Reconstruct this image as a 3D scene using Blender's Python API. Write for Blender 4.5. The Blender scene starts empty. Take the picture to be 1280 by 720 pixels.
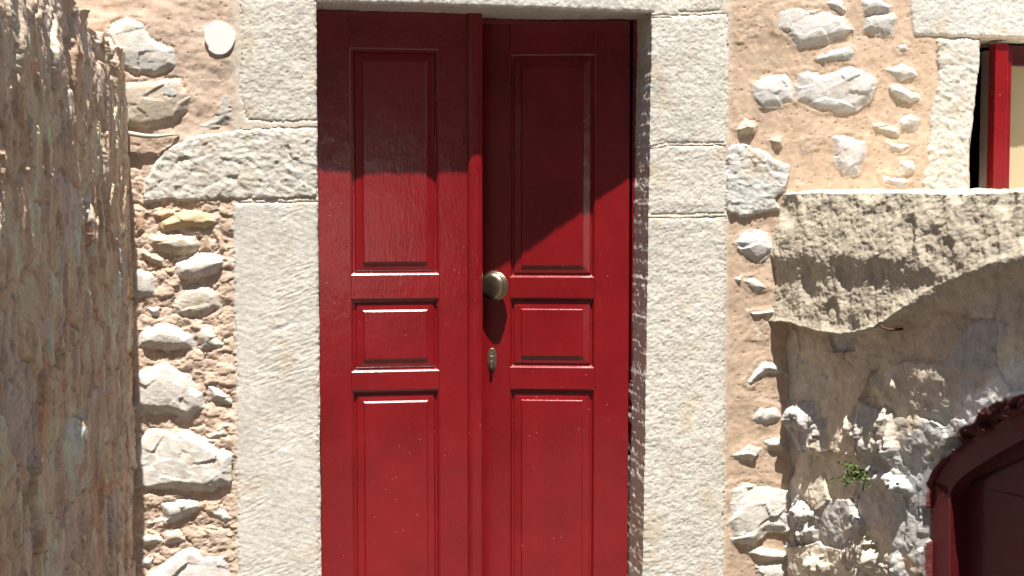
import bpy, bmesh, math, random
import numpy as np
from mathutils import Vector, Matrix

random.seed(5)
R = math.radians
scene = bpy.context.scene

# ------------------------------------------------------------------ camera, light
F_PX, CX, CY = 1800.0, 640.0, 360.0
CAM = np.array([0.0, -5.2, 1.45])
YAW = math.atan(310 / F_PX)
PITCH = math.atan(110 / F_PX)
cam_data = bpy.data.cameras.new('camera')
cam = bpy.data.objects.new('camera', cam_data)
scene.collection.objects.link(cam)
cam_data.sensor_width = 36
cam_data.lens = 36 * F_PX / 1280
cam_data.clip_start = 0.05
cam_data.clip_end = 2000
cam.location = CAM
cam.rotation_euler = (math.pi / 2 - PITCH, 0, -YAW)
scene.camera = cam

SUN_EL, SUN_AZ = 71.1, 2.6          # sun stands this far to the left of straight in front of the wall
world = bpy.data.worlds.new('World')
scene.world = world
world.use_nodes = True
wn = world.node_tree
sky = wn.nodes.new('ShaderNodeTexSky')
sky.sky_type = 'NISHITA'
sky.sun_disc = False
sky.sun_elevation = R(SUN_EL)
sky.sun_rotation = R(180 + SUN_AZ)
sky.altitude = 50
sky.air_density = 1.0
sky.dust_density = 1.2
wn.links.new(sky.outputs[0], wn.nodes['Background'].inputs[0])
wn.nodes['Background'].inputs[1].default_value = 0.05
sd = bpy.data.lights.new('sun', 'SUN')
sd.energy = 5.0
sd.angle = R(0.53)
sd.color = (1.0, 0.955, 0.88)
so = bpy.data.objects.new('sun', sd)
scene.collection.objects.link(so)
to_sun = Vector((-math.sin(R(SUN_AZ)) * math.cos(R(SUN_EL)), -math.cos(R(SUN_AZ)) * math.cos(R(SUN_EL)), math.sin(R(SUN_EL))))
so.rotation_euler = to_sun.to_track_quat('Z', 'Y').to_euler()
so.location = (0, -4, 8)

vs = scene.view_settings
vs.view_transform = 'Standard'
vs.look = 'None'
vs.gamma = 1
vs.exposure = 1.05
vs.use_curve_mapping = False
scene.cycles.max_bounces = 8

# ------------------------------------------------------------------ pixel rays (only used to measure real positions)
_Rm = np.array(Matrix.Rotation(-YAW, 3, 'Z') @ Matrix.Rotation(math.pi / 2 - PITCH, 3, 'X'))

def ray(px, py):
    d = np.array([(px - CX) / F_PX, -(py - CY) / F_PX, -1.0])
    return _Rm @ d

def on_y(px, py, y=0.0):
    d = ray(px, py)
    t = (y - CAM[1]) / d[1]
    return CAM + d * t

def on_plane(px, py, p0, n):
    d = ray(px, py)
    t = np.dot(np.array(p0) - CAM, n) / np.dot(d, n)
    return CAM + d * t

def fx(px, y=0.0):
    return on_y(px, 250, y)[0]

def fz(py, px=640, y=0.0):
    return on_y(px, py, y)[2]

# ------------------------------------------------------------------ numpy noise
def _hash(ix, iy, seed):
    h = (ix.astype(np.int64) * 374761393 + iy.astype(np.int64) * 668265263 + seed * 974634777) & 0xFFFFFFFF
    h = ((h ^ (h >> 13)) * 1274126177) & 0xFFFFFFFF
    h = ((h ^ (h >> 15)) * 2246822519) & 0xFFFFFFFF
    return (h ^ (h >> 16)) & 0xFFFFFFFF

def rnd(ix, iy, seed):
    return _hash(ix, iy, seed) / 4294967295.0

def noise(x, y, seed=0):
    ix = np.floor(x).astype(np.int64); iy = np.floor(y).astype(np.int64)
    fx_ = x - ix; fy_ = y - iy
    u = fx_ * fx_ * fx_ * (fx_ * (fx_ * 6 - 15) + 10)
    v = fy_ * fy_ * fy_ * (fy_ * (fy_ * 6 - 15) + 10)
    def g(dx, dy):
        a = rnd(ix + dx, iy + dy, seed) * 2 * math.pi
        return np.cos(a) * (fx_ - dx) + np.sin(a) * (fy_ - dy)
    a = g(0, 0); b = g(1, 0); c = g(0, 1); d = g(1, 1)
    return 1.4 * ((a * (1 - u) + b * u) * (1 - v) + (c * (1 - u) + d * u) * v)

def fbm(x, y, scale, octaves=4, seed=0, gain=0.5):
    s = 0; amp = 1.0; tot = 0
    for o in range(octaves):
        s = s + amp * noise(x * scale, y * scale, seed + o * 17)
        tot += amp; amp *= gain; scale *= 2.03
    return s / tot

def worley(x, y, seed=0):
    ix = np.floor(x).astype(np.int64); iy = np.floor(y).astype(np.int64)
    d1 = np.full(x.shape, 9.0); d2 = np.full(x.shape, 9.0)
    cx = np.zeros(x.shape, np.int64); cy = np.zeros(x.shape, np.int64)
    px = np.zeros(x.shape); py = np.zeros(x.shape)
    for dx in (-1, 0, 1):
        for dy in (-1, 0, 1):
            jx = ix + dx; jy = iy + dy
            qx = jx + 0.15 + 0.7 * rnd(jx, jy, seed); qy = jy + 0.15 + 0.7 * rnd(jx, jy, seed + 91)
            d = np.hypot(x - qx, y - qy)
            m = d < d1
            d2 = np.where(m, d1, np.minimum(d2, d))
            px = np.where(m, qx, px); py = np.where(m, qy, py)
            cx = np.where(m, jx, cx); cy = np.where(m, jy, cy)
            d1 = np.where(m, d, d1)
    return d1, d2, cx, cy, x - px, y - py

def facets(x, y, scale, seed, amp=1.0):
    """rough broken-rock surface: each cell is a tilted plane"""
    d1, d2, cx, cy, ox, oy = worley(x * scale, y * scale, seed)
    tx = rnd(cx, cy, seed + 5) - 0.5; ty = rnd(cx, cy, seed + 6) - 0.5; b = rnd(cx, cy, seed + 7) - 0.5
    return amp * (tx * ox + ty * oy + 0.35 * b)

def sstep(a, b, x):
    t = np.clip((x - a) / (b - a), 0, 1)
    return t * t * (3 - 2 * t)

def poly_sd(X, Y, pts):
    """signed distance, positive inside"""
    pts = np.array(pts, float)
    d = np.full(X.shape, 1e9); inside = np.zeros(X.shape, bool)
    n = len(pts)
    for i in range(n):
        ax, ay = pts[i]; bx_, by_ = pts[(i + 1) % n]
        ex, ey = bx_ - ax, by_ - ay
        t = np.clip(((X - ax) * ex + (Y - ay) * ey) / (ex * ex + ey * ey + 1e-12), 0, 1)
        d = np.minimum(d, np.hypot(X - ax - t * ex, Y - ay - t * ey))
        c = ((ay > Y) != (by_ > Y)) & (X < (bx_ - ax) * (Y - ay) / ((by_ - ay) + 1e-12) + ax)
        inside ^= c
    return np.where(inside, d, -d)

# ------------------------------------------------------------------ materials
def newmat(name):
    m = bpy.data.materials.new(name)
    m.use_nodes = True
    nt = m.node_tree
    return m, nt, nt.nodes['Principled BSDF']

def N(nt, kind, **kw):
    n = nt.nodes.new(kind)
    for k, v in kw.items():
        setattr(n, k, v)
    return n

def attr_stone(name, fine=1.0, spots=True, bump=1.0, lo=0.78, hi=1.12):
    """albedo comes from the per-point colours of the stone itself; grain and pits are added here"""
    m, nt, b = newmat(name)
    L = nt.links.new
    at = N(nt, 'ShaderNodeAttribute', attribute_name='stone_colour')
    tc = N(nt, 'ShaderNodeTexCoord')
    n1 = N(nt, 'ShaderNodeTexNoise'); n1.inputs['Scale'].default_value = 170 * fine; n1.inputs['Detail'].default_value = 6; n1.inputs['Roughness'].default_value = 0.7
    n2 = N(nt, 'ShaderNodeTexNoise'); n2.inputs['Scale'].default_value = 34 * fine; n2.inputs['Detail'].default_value = 5
    L(tc.outputs['Object'], n1.inputs['Vector']); L(tc.outputs['Object'], n2.inputs['Vector'])
    mr = N(nt, 'ShaderNodeMapRange'); mr.inputs[1].default_value = 0.3; mr.inputs[2].default_value = 0.7; mr.inputs[3].default_value = lo; mr.inputs[4].default_value = hi
    L(n1.outputs[0], mr.inputs[0])
    mr2 = N(nt, 'ShaderNodeMapRange'); mr2.inputs[1].default_value = 0.32; mr2.inputs[2].default_value = 0.68; mr2.inputs[3].default_value = 0.86; mr2.inputs[4].default_value = 1.1
    L(n2.outputs[0], mr2.inputs[0])
    mul = N(nt, 'ShaderNodeMath', operation='MULTIPLY'); L(mr.outputs[0], mul.inputs[0]); L(mr2.outputs[0], mul.inputs[1])
    vm = N(nt, 'ShaderNodeVectorMath', operation='SCALE'); L(at.outputs['Color'], vm.inputs[0]); L(mul.outputs[0], vm.inputs['Scale'])
    L(vm.outputs[0], b.inputs['Base Color'])
    b.inputs['Roughness'].default_value = 0.88
    b.inputs['Specular IOR Level'].default_value = 0.25
    bu = N(nt, 'ShaderNodeBump'); bu.inputs['Strength'].default_value = 0.55 * bump; bu.inputs['Distance'].default_value = 0.004
    L(n1.outputs[0], bu.inputs['Height'])
    bu2 = N(nt, 'ShaderNodeBump'); bu2.inputs['Strength'].default_value = 0.35 * bump; bu2.inputs['Distance'].default_value = 0.008
    L(n2.outputs[0], bu2.inputs['Height']); L(bu.outputs[0], bu2.inputs['Normal'])
    L(bu2.outputs[0], b.inputs['Normal'])
    return m

M_MORTAR = attr_stone('lime_mortar', 1.2, bump=0.45, lo=0.85, hi=1.1)
M_RUBBLE = attr_stone('rubble_limestone', 1.0, bump=0.6)
M_DRESSED = attr_stone('dressed_limestone', 1.6, bump=0.7, lo=0.76, hi=1.10)
M_SHADEWALL = attr_stone('brown_fieldstone', 0.6, bump=0.9)
M_ANNEX = attr_stone('annex_stone', 0.8, bump=0.9)

def paint(name, col, rough=0.2, strokes=1.0, coat=0.6, glints=1.0):
    m, nt, b = newmat(name)
    L = nt.links.new
    tc = N(nt, 'ShaderNodeTexCoord')
    mp = N(nt, 'ShaderNodeMapping'); mp.inputs['Scale'].default_value = (1, 1, 0.10)
    L(tc.outputs['Object'], mp.inputs[0])
    st = N(nt, 'ShaderNodeTexNoise'); st.inputs['Scale'].default_value = 160; st.inputs['Detail'].default_value = 4
    L(mp.outputs[0], st.inputs['Vector'])
    big = N(nt, 'ShaderNodeTexNoise'); big.inputs['Scale'].default_value = 5; big.inputs['Detail'].default_value = 6
    L(tc.outputs['Object'], big.inputs['Vector'])
    hsv = N(nt, 'ShaderNodeMixRGB'); hsv.blend_type = 'MIX'
    hsv.inputs[1].default_value = (*[c * 0.84 for c in col], 1)
    hsv.inputs[2].default_value = (*[c * 1.15 for c in col], 1)
    mr = N(nt, 'ShaderNodeMapRange'); mr.inputs[1].default_value = 0.3; mr.inputs[2].default_value = 0.7
    L(big.outputs[0], mr.inputs[0]); L(mr.outputs[0], hsv.inputs[0])
    # scuffs: streaky paler wear that belongs to the paint
    sc = N(nt, 'ShaderNodeTexNoise'); sc.inputs['Scale'].default_value = 22; sc.inputs['Detail'].default_value = 8; sc.inputs['Roughness'].default_value = 0.75
    mp2 = N(nt, 'ShaderNodeMapping'); mp2.inputs['Scale'].default_value = (1, 1, 0.3)
    L(tc.outputs['Object'], mp2.inputs[0]); L(mp2.outputs[0], sc.inputs['Vector'])
    mr3 = N(nt, 'ShaderNodeMapRange'); mr3.inputs[1].default_value = 0.60; mr3.inputs[2].default_value = 0.78; mr3.inputs[3].default_value = 0; mr3.inputs[4].default_value = 0.16
    L(sc.outputs[0], mr3.inputs[0])
    mx = N(nt, 'ShaderNodeMixRGB'); mx.inputs[2].default_value = (0.42, 0.16, 0.15, 1)
    L(mr3.outputs[0], mx.inputs[0]); L(hsv.outputs[0], mx.inputs[1])
    # sparkle painted into the colour as tiny flecks
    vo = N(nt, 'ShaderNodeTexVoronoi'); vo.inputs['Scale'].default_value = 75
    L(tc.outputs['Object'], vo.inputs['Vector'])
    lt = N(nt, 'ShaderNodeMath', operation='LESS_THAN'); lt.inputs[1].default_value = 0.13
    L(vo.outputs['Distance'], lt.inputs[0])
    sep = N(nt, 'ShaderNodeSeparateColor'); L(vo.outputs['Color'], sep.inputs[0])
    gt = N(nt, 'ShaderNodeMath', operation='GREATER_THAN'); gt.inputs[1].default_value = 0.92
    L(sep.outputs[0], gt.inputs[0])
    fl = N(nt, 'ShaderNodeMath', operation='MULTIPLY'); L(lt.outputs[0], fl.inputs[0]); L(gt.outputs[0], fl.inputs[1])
    fl2 = N(nt, 'ShaderNodeMath', operation='MULTIPLY'); fl2.inputs[1].default_value = 0.8 * glints
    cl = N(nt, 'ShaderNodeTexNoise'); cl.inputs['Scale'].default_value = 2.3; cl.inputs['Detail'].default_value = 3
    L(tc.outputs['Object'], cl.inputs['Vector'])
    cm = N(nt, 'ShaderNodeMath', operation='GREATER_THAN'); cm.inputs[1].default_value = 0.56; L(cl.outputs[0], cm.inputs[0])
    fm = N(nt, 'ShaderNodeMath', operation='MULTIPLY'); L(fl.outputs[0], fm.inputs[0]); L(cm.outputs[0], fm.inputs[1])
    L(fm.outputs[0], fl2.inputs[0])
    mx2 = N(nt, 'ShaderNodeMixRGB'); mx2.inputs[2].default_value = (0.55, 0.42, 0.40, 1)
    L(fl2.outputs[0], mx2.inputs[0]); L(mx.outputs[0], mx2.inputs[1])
    L(mx2.outputs[0], b.inputs['Base Color'])
    rr = N(nt, 'ShaderNodeMapRange'); rr.inputs[3].default_value = rough * 0.75; rr.inputs[4].default_value = rough * 1.5
    L(big.outputs[0], rr.inputs[0]); L(rr.outputs[0], b.inputs['Roughness'])
    b.inputs['IOR'].default_value = 1.5
    b.inputs['Coat Weight'].default_value = coat
    b.inputs['Coat Roughness'].default_value = 0.12
    bu = N(nt, 'ShaderNodeBump'); bu.inputs['Strength'].default_value = 0.20 * strokes; bu.inputs['Distance'].default_value = 0.002
    L(st.outputs[0], bu.inputs['Height'])
    wv = N(nt, 'ShaderNodeTexNoise'); wv.inputs['Scale'].default_value = 16; wv.inputs['Detail'].default_value = 3
    L(tc.outputs['Object'], wv.inputs['Vector'])
    bu0 = N(nt, 'ShaderNodeBump'); bu0.inputs['Strength'].default_value = 0.2; bu0.inputs['Distance'].default_value = 0.005
    L(wv.outputs[0], bu0.inputs['Height']); L(bu0.outputs[0], bu.inputs['Normal'])
    # paint nibs: small raised droplets that glint in the high sun
    nb = N(nt, 'ShaderNodeTexVoronoi'); nb.inputs['Scale'].default_value = 130
    L(tc.outputs['Object'], nb.inputs['Vector'])
    nm = N(nt, 'ShaderNodeMapRange'); nm.inputs[1].default_value = 0.0; nm.inputs[2].default_value = 0.22; nm.inputs[3].default_value = 1; nm.inputs[4].default_value = 0
    nm.interpolation_type = 'SMOOTHSTEP'
    L(nb.outputs['Distance'], nm.inputs[0])
    sp = N(nt, 'ShaderNodeSeparateColor'); L(nb.outputs['Color'], sp.inputs[0])
    g2 = N(nt, 'ShaderNodeMath', operation='GREATER_THAN'); g2.inputs[1].default_value = 0.86; L(sp.outputs[1], g2.inputs[0])
    ml = N(nt, 'ShaderNodeMath', operation='MULTIPLY'); L(nm.outputs[0], ml.inputs[0]); L(g2.outputs[0], ml.inputs[1])
    bu2 = N(nt, 'ShaderNodeBump'); bu2.inputs['Strength'].default_value = 1.0; bu2.inputs['Distance'].default_value = 0.004
    L(ml.outputs[0], bu2.inputs['Height']); L(bu.outputs[0], bu2.inputs['Normal'])
    L(bu2.outputs[0], b.inputs['Normal']); L(bu2.outputs[0], b.inputs['Coat Normal'])
    return m

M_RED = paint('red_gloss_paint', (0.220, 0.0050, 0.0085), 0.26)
M_RED_DARK = paint('dark_red_paint', (0.085, 0.006, 0.010), 0.4, coat=.15, glints=0)

def simple(name, col, rough=0.6, metal=0.0, var=0.15, scale=30, bump=0.3):
    m, nt, b = newmat(name)
    L = nt.links.new
    tc = N(nt, 'ShaderNodeTexCoord')
    n = N(nt, 'ShaderNodeTexNoise'); n.inputs['Scale'].default_value = scale; n.inputs['Detail'].default_value = 6
    L(tc.outputs['Object'], n.inputs['Vector'])
    mx = N(nt, 'ShaderNodeMixRGB')
    mx.inputs[1].default_value = (*[c * (1 - var) for c in col], 1); mx.inputs[2].default_value = (*[min(1, c * (1 + var)) for c in col], 1)
    L(n.outputs[0], mx.inputs[0]); L(mx.outputs[0], b.inputs['Base Color'])
    b.inputs['Roughness'].default_value = rough; b.inputs['Metallic'].default_value = metal
    bu = N(nt, 'ShaderNodeBump'); bu.inputs['Strength'].default_value = bump; bu.inputs['Distance'].default_value = 0.004
    L(n.outputs[0], bu.inputs['Height']); L(bu.outputs[0], b.inputs['Normal'])
    return m

M_BRASS = simple('tarnished_brass', (0.40, 0.35, 0.24), 0.36, 1.0, 0.4, 45, 0.35)
M_STEEL = simple('dull_brass_lock', (0.20, 0.16, 0.11), 0.5, 0.8, 0.5, 120, 0.4)
M_RUST = simple('rusty_iron', (0.10, 0.035, 0.025), 0.85, 0.0, 0.5, 150, 0.6)
M_WHITE = simple('white_plaster_disc', (0.80, 0.79, 0.76), 0.7, 0, 0.04, 60, 0.1)
M_ROOT = simple('pale_cable', (0.50, 0.46, 0.36), 0.8, 0, 0.2, 80, 0.3)
M_GREYWOOD = simple('bare_grey_wood', (0.28, 0.23, 0.21), 0.85, 0, 0.3, 50, 0.4)
M_PANE = simple('beige_blind', (0.50, 0.42, 0.27), 0.6, 0, 0.06, 12, 0.05)
M_ROOM = simple('dark_room_plaster', (0.10, 0.08, 0.07), 0.9)
M_LEAF = simple('weed_leaf_green', (0.075, 0.115, 0.022), 0.6, 0, 0.5, 90, 0.2)
M_STEM = simple('weed_stem_green', (0.10, 0.13, 0.04), 0.7, 0, 0.3, 90, 0.2)
M_GROUND = simple('pale_cobble_ground', (0.085, 0.078, 0.068), 0.9, 0, 0.25, 6, 0.6)
M_OPPO = simple('weathered_plaster', (0.16, 0.13, 0.10), 0.9, 0, 0.2, 3, 0.3)
M_TILE = simple('roof_tile', (0.30, 0.12, 0.07), 0.8, 0, 0.3, 12, 0.5)

ZG = -0.42                                       # street level
# ------------------------------------------------------------------ object helpers
def link(o):
    scene.collection.objects.link(o)
    return o

def thing(name, label, cat, loc=(0, 0, 0), kind=None, group=None):
    o = link(bpy.data.objects.new(name, None))
    o.empty_display_size = 0.2
    o.location = loc
    o['label'] = label; o['category'] = cat
    if kind: o['kind'] = kind
    if group: o['group'] = group
    return o

def world_loc(p):
    v = Vector((0, 0, 0))
    while p is not None:
        v += p.location; p = p.parent
    return v

def finish(name, me, mat, parent=None, label=None, smooth=True):
    """mesh data is in world coordinates; it is moved into the parent's frame"""
    if isinstance(mat, (list, tuple)):
        for m in mat: me.materials.append(m)
    else:
        me.materials.append(mat)
    if parent is not None:
        me.transform(Matrix.Translation(-world_loc(parent)))
    for p in me.polygons: p.use_smooth = smooth
    o = link(bpy.data.objects.new(name, me))
    o.parent = parent
    if label: o['label'] = label
    return o

def bm_obj(name, bm, mat, parent=None, label=None, smooth=False):
    me = bpy.data.meshes.new(name)
    bmesh.ops.recalc_face_normals(bm, faces=bm.faces)
    bm.to_mesh(me); bm.free()
    return finish(name, me, mat, parent, label, smooth)

def add_box(bm, x0, x1, y0, y1, z0, z1, bevel=0.0, mat=None, seg=2):
    r = bmesh.ops.create_cube(bm, size=1)
    vs_ = r['verts']
    M = Matrix.Translation(((x0 + x1) / 2, (y0 + y1) / 2, (z0 + z1) / 2)) @ Matrix.Diagonal((x1 - x0, y1 - y0, z1 - z0, 1))
    bmesh.ops.transform(bm, matrix=M, verts=vs_)
    if bevel:
        es = list({e for v in vs_ for e in v.link_edges})
        rr = bmesh.ops.bevel(bm, geom=es, offset=bevel, segments=seg, affect='EDGES', profile=0.5)
        vs_ = list({v for f in rr['faces'] for v in f.verts} | {v for v in vs_ if v.is_valid})
    return vs_

def add_tube(bm, pts, radii, seg=10, caps=True):
    pts = [Vector(p) for p in pts]
    rings = []
    for i, p in enumerate(pts):
        a = pts[max(0, i - 1)]; c = pts[min(len(pts) - 1, i + 1)]
        d = (c - a).normalized()
        up = Vector((0, 0, 1)) if abs(d.z) < 0.9 else Vector((1, 0, 0))
        s = d.cross(up).normalized(); u = s.cross(d)
        r = radii[i] if isinstance(radii, (list, tuple)) else radii
        rings.append([bm.verts.new(p + r * (math.cos(2 * math.pi * k / seg) * s + math.sin(2 * math.pi * k / seg) * u)) for k in range(seg)])
    for a, c in zip(rings, rings[1:]):
        for k in range(seg):
            bm.faces.new((a[k], a[(k + 1) % seg], c[(k + 1) % seg], c[k]))
    if caps:
        bm.faces.new(rings[0][::-1]); bm.faces.new(rings[-1])

def add_lathe(bm, origin, axis, prof, seg=40):
    """prof = [(distance along axis, radius)]"""
    ax = Vector(axis).normalized(); o = Vector(origin)
    up = Vector((0, 0, 1)) if abs(ax.z) < 0.9 else Vector((1, 0, 0))
    s = ax.cross(up).normalized(); u = s.cross(ax)
    rings = []
    for h, r in prof:
        if r < 1e-6:
            rings.append([bm.verts.new(o + ax * h)])
        else:
            rings.append([bm.verts.new(o + ax * h + r * (math.cos(2 * math.pi * k / seg) * s + math.sin(2 * math.pi * k / seg) * u)) for k in range(seg)])
    for a, c in zip(rings, rings[1:]):
        for k in range(seg):
            if len(a) == 1: bm.faces.new((a[0], c[(k + 1) % seg], c[k]))
            elif len(c) == 1: bm.faces.new((a[k], a[(k + 1) % seg], c[0]))
            else: bm.faces.new((a[k], a[(k + 1) % seg], c[(k + 1) % seg], c[k]))

def mesh_np(name, V, Q, C):
    me = bpy.data.meshes.new(name)
    me.vertices.add(len(V)); me.vertices.foreach_set('co', V.astype(np.float32).ravel())
    me.loops.add(Q.size); me.loops.foreach_set('vertex_index', Q.astype(np.int32).ravel())
    me.polygons.add(len(Q))
    me.polygons.foreach_set('loop_start', np.arange(0, Q.size, 4, dtype=np.int32))
    me.polygons.foreach_set('loop_total', np.full(len(Q), 4, dtype=np.int32))
    me.update(calc_edges=True)
    ca = me.color_attributes.new('stone_colour', 'FLOAT_COLOR', 'POINT')
    c4 = np.ones((len(V), 4), np.float32); c4[:, :3] = C
    ca.data.foreach_set('color', c4.ravel())
    me.validate()
    return me

def grid_faces(ny, nx):
    i = np.arange(ny * nx).reshape(ny, nx)
    return np.stack([i[:-1, :-1], i[:-1, 1:], i[1:, 1:], i[1:, :-1]], -1).reshape(-1, 4)

def compact(V, C, Q):
    used = np.unique(Q)
    remap = np.full(len(V), -1); remap[used] = np.arange(len(used))
    return V[used], remap[Q], C[used]

# ================================================================== GROUND
bm = bmesh.new()
g = 400
bmesh.ops.create_grid(bm, x_segments=40, y_segments=40, size=g)
bmesh.ops.translate(bm, verts=bm.verts, vec=(0, 0, ZG))
o = bm_obj('ground', bm, M_GROUND)
o['kind'] = 'structure'; o['label'] = 'pale dusty paved ground in front of the house'; o['category'] = 'ground'

# ================================================================== HOUSE
HOUSE = thing('stone_house', 'rubble stone house front with dressed white blocks round a red double door', 'house', (fx(600), 0.3, ZG))
REV = 0.2                                        # depth of the door reveal
XL, XR = fx(397.5), fx(813)                      # door opening
ZT = fz(4, 500)                                  # under side of the lintel
WX0, WX1 = fx(1219), fx(1219) + 0.62             # window opening
WZ0, WZ1 = fz(268, 1230), fz(49, 1240)

GX0, GX1, GZ0, GZ1 = fx(60), fx(1219) + 1.0, ZG, fz(-110)
ST = 0.004
nx = int(round((GX1 - GX0) / ST)) + 1; nz = int(round((GZ1 - GZ0) / ST)) + 1
xs = np.linspace(GX0, GX1, nx); zs = np.linspace(GZ0, GZ1, nz)
def snap(v, arr): return int(np.argmin(np.abs(arr - v)))
X, Z = np.meshgrid(xs, zs)
# warped coordinates make every outline uneven
WXc = X + 0.0055 * fbm(X, Z, 14, 4, 11) + 0.002 * noise(X * 120, Z * 120, 21)
WZc = Z + 0.0055 * fbm(X, Z, 14, 4, 12) + 0.002 * noise(X * 120, Z * 120, 22)

def P(pts):
    out = []
    for a, b in pts:
        q = on_y(a, b); out.append((q[0], q[2]))
    return out

# kind: d=dressed block, r=rough block, s=stone
blocks = [  # name, points, kind, lift, colour
    ('lintel', [(404, -140), (404, -22), (397, 2), (397.5, 9), (560, 9), (813, 18), (900, 14), (905, -10), (905, -140)], 'd', .0065, (.72, .69, .62)),
    ('jamb_stone', [(300, -3), (397, -3), (397.5, 151), (345, 153), (308, 150), (299, 110), (304, 60)], 'd', .006, (.70, .685, .64)),
    ('jamb_stone', [(180, 226), (192, 205), (208, 184), (236, 172), (300, 162), (397, 157), (398, 247), (290, 250), (181, 251)], 'r', .009, (.68, .66, .61)),
    ('jamb_stone', [(290, 253), (398, 252), (399, 1000), (299, 1000), (296, 500)], 't', .007, (.71, .69, .64)),
    ('jamb_stone', [(812, 20), (909, 17), (911, 100), (906, 180), (830, 179), (812, 185)], 'd', .0065, (.70, .67, .60)),
    ('jamb_stone', [(812, 186), (840, 181), (906, 182), (909, 225), (906, 268), (812, 269)], 'd', .006, (.71, .69, .65)),
    ('jamb_stone', [(811, 272), (906, 271), (905, 560), (900, 1000), (804, 1000), (806, 480)], 'd', .006, (.71, .69, .64)),
    ('corner_stone', [(908, 184), (930, 178), (957, 190), (986, 207), (983, 238), (970, 248), (974, 262), (930, 271), (908, 267)], 'r', .011, (.68, .67, .64)),
    ('lintel', [(1138, -60), (1138, 20), (1141, 44), (1220, 47), (1400, 51), (1400, -60)], 'd', .0065, (.71, .69, .65)),
    ('jamb_stone', [(1170, 48), (1222, 50), (1224, 90), (1215, 180), (1211, 330), (1150, 330), (1152, 240), (1160, 190), (1164, 140), (1173, 100)], 'r', .009, (.64, .63, .60)),
]
W, K, Gy = (.68, .65, .60), (.58, .48, .36), (.50, .49, .46)
PK = (.55, .36, .25)
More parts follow.
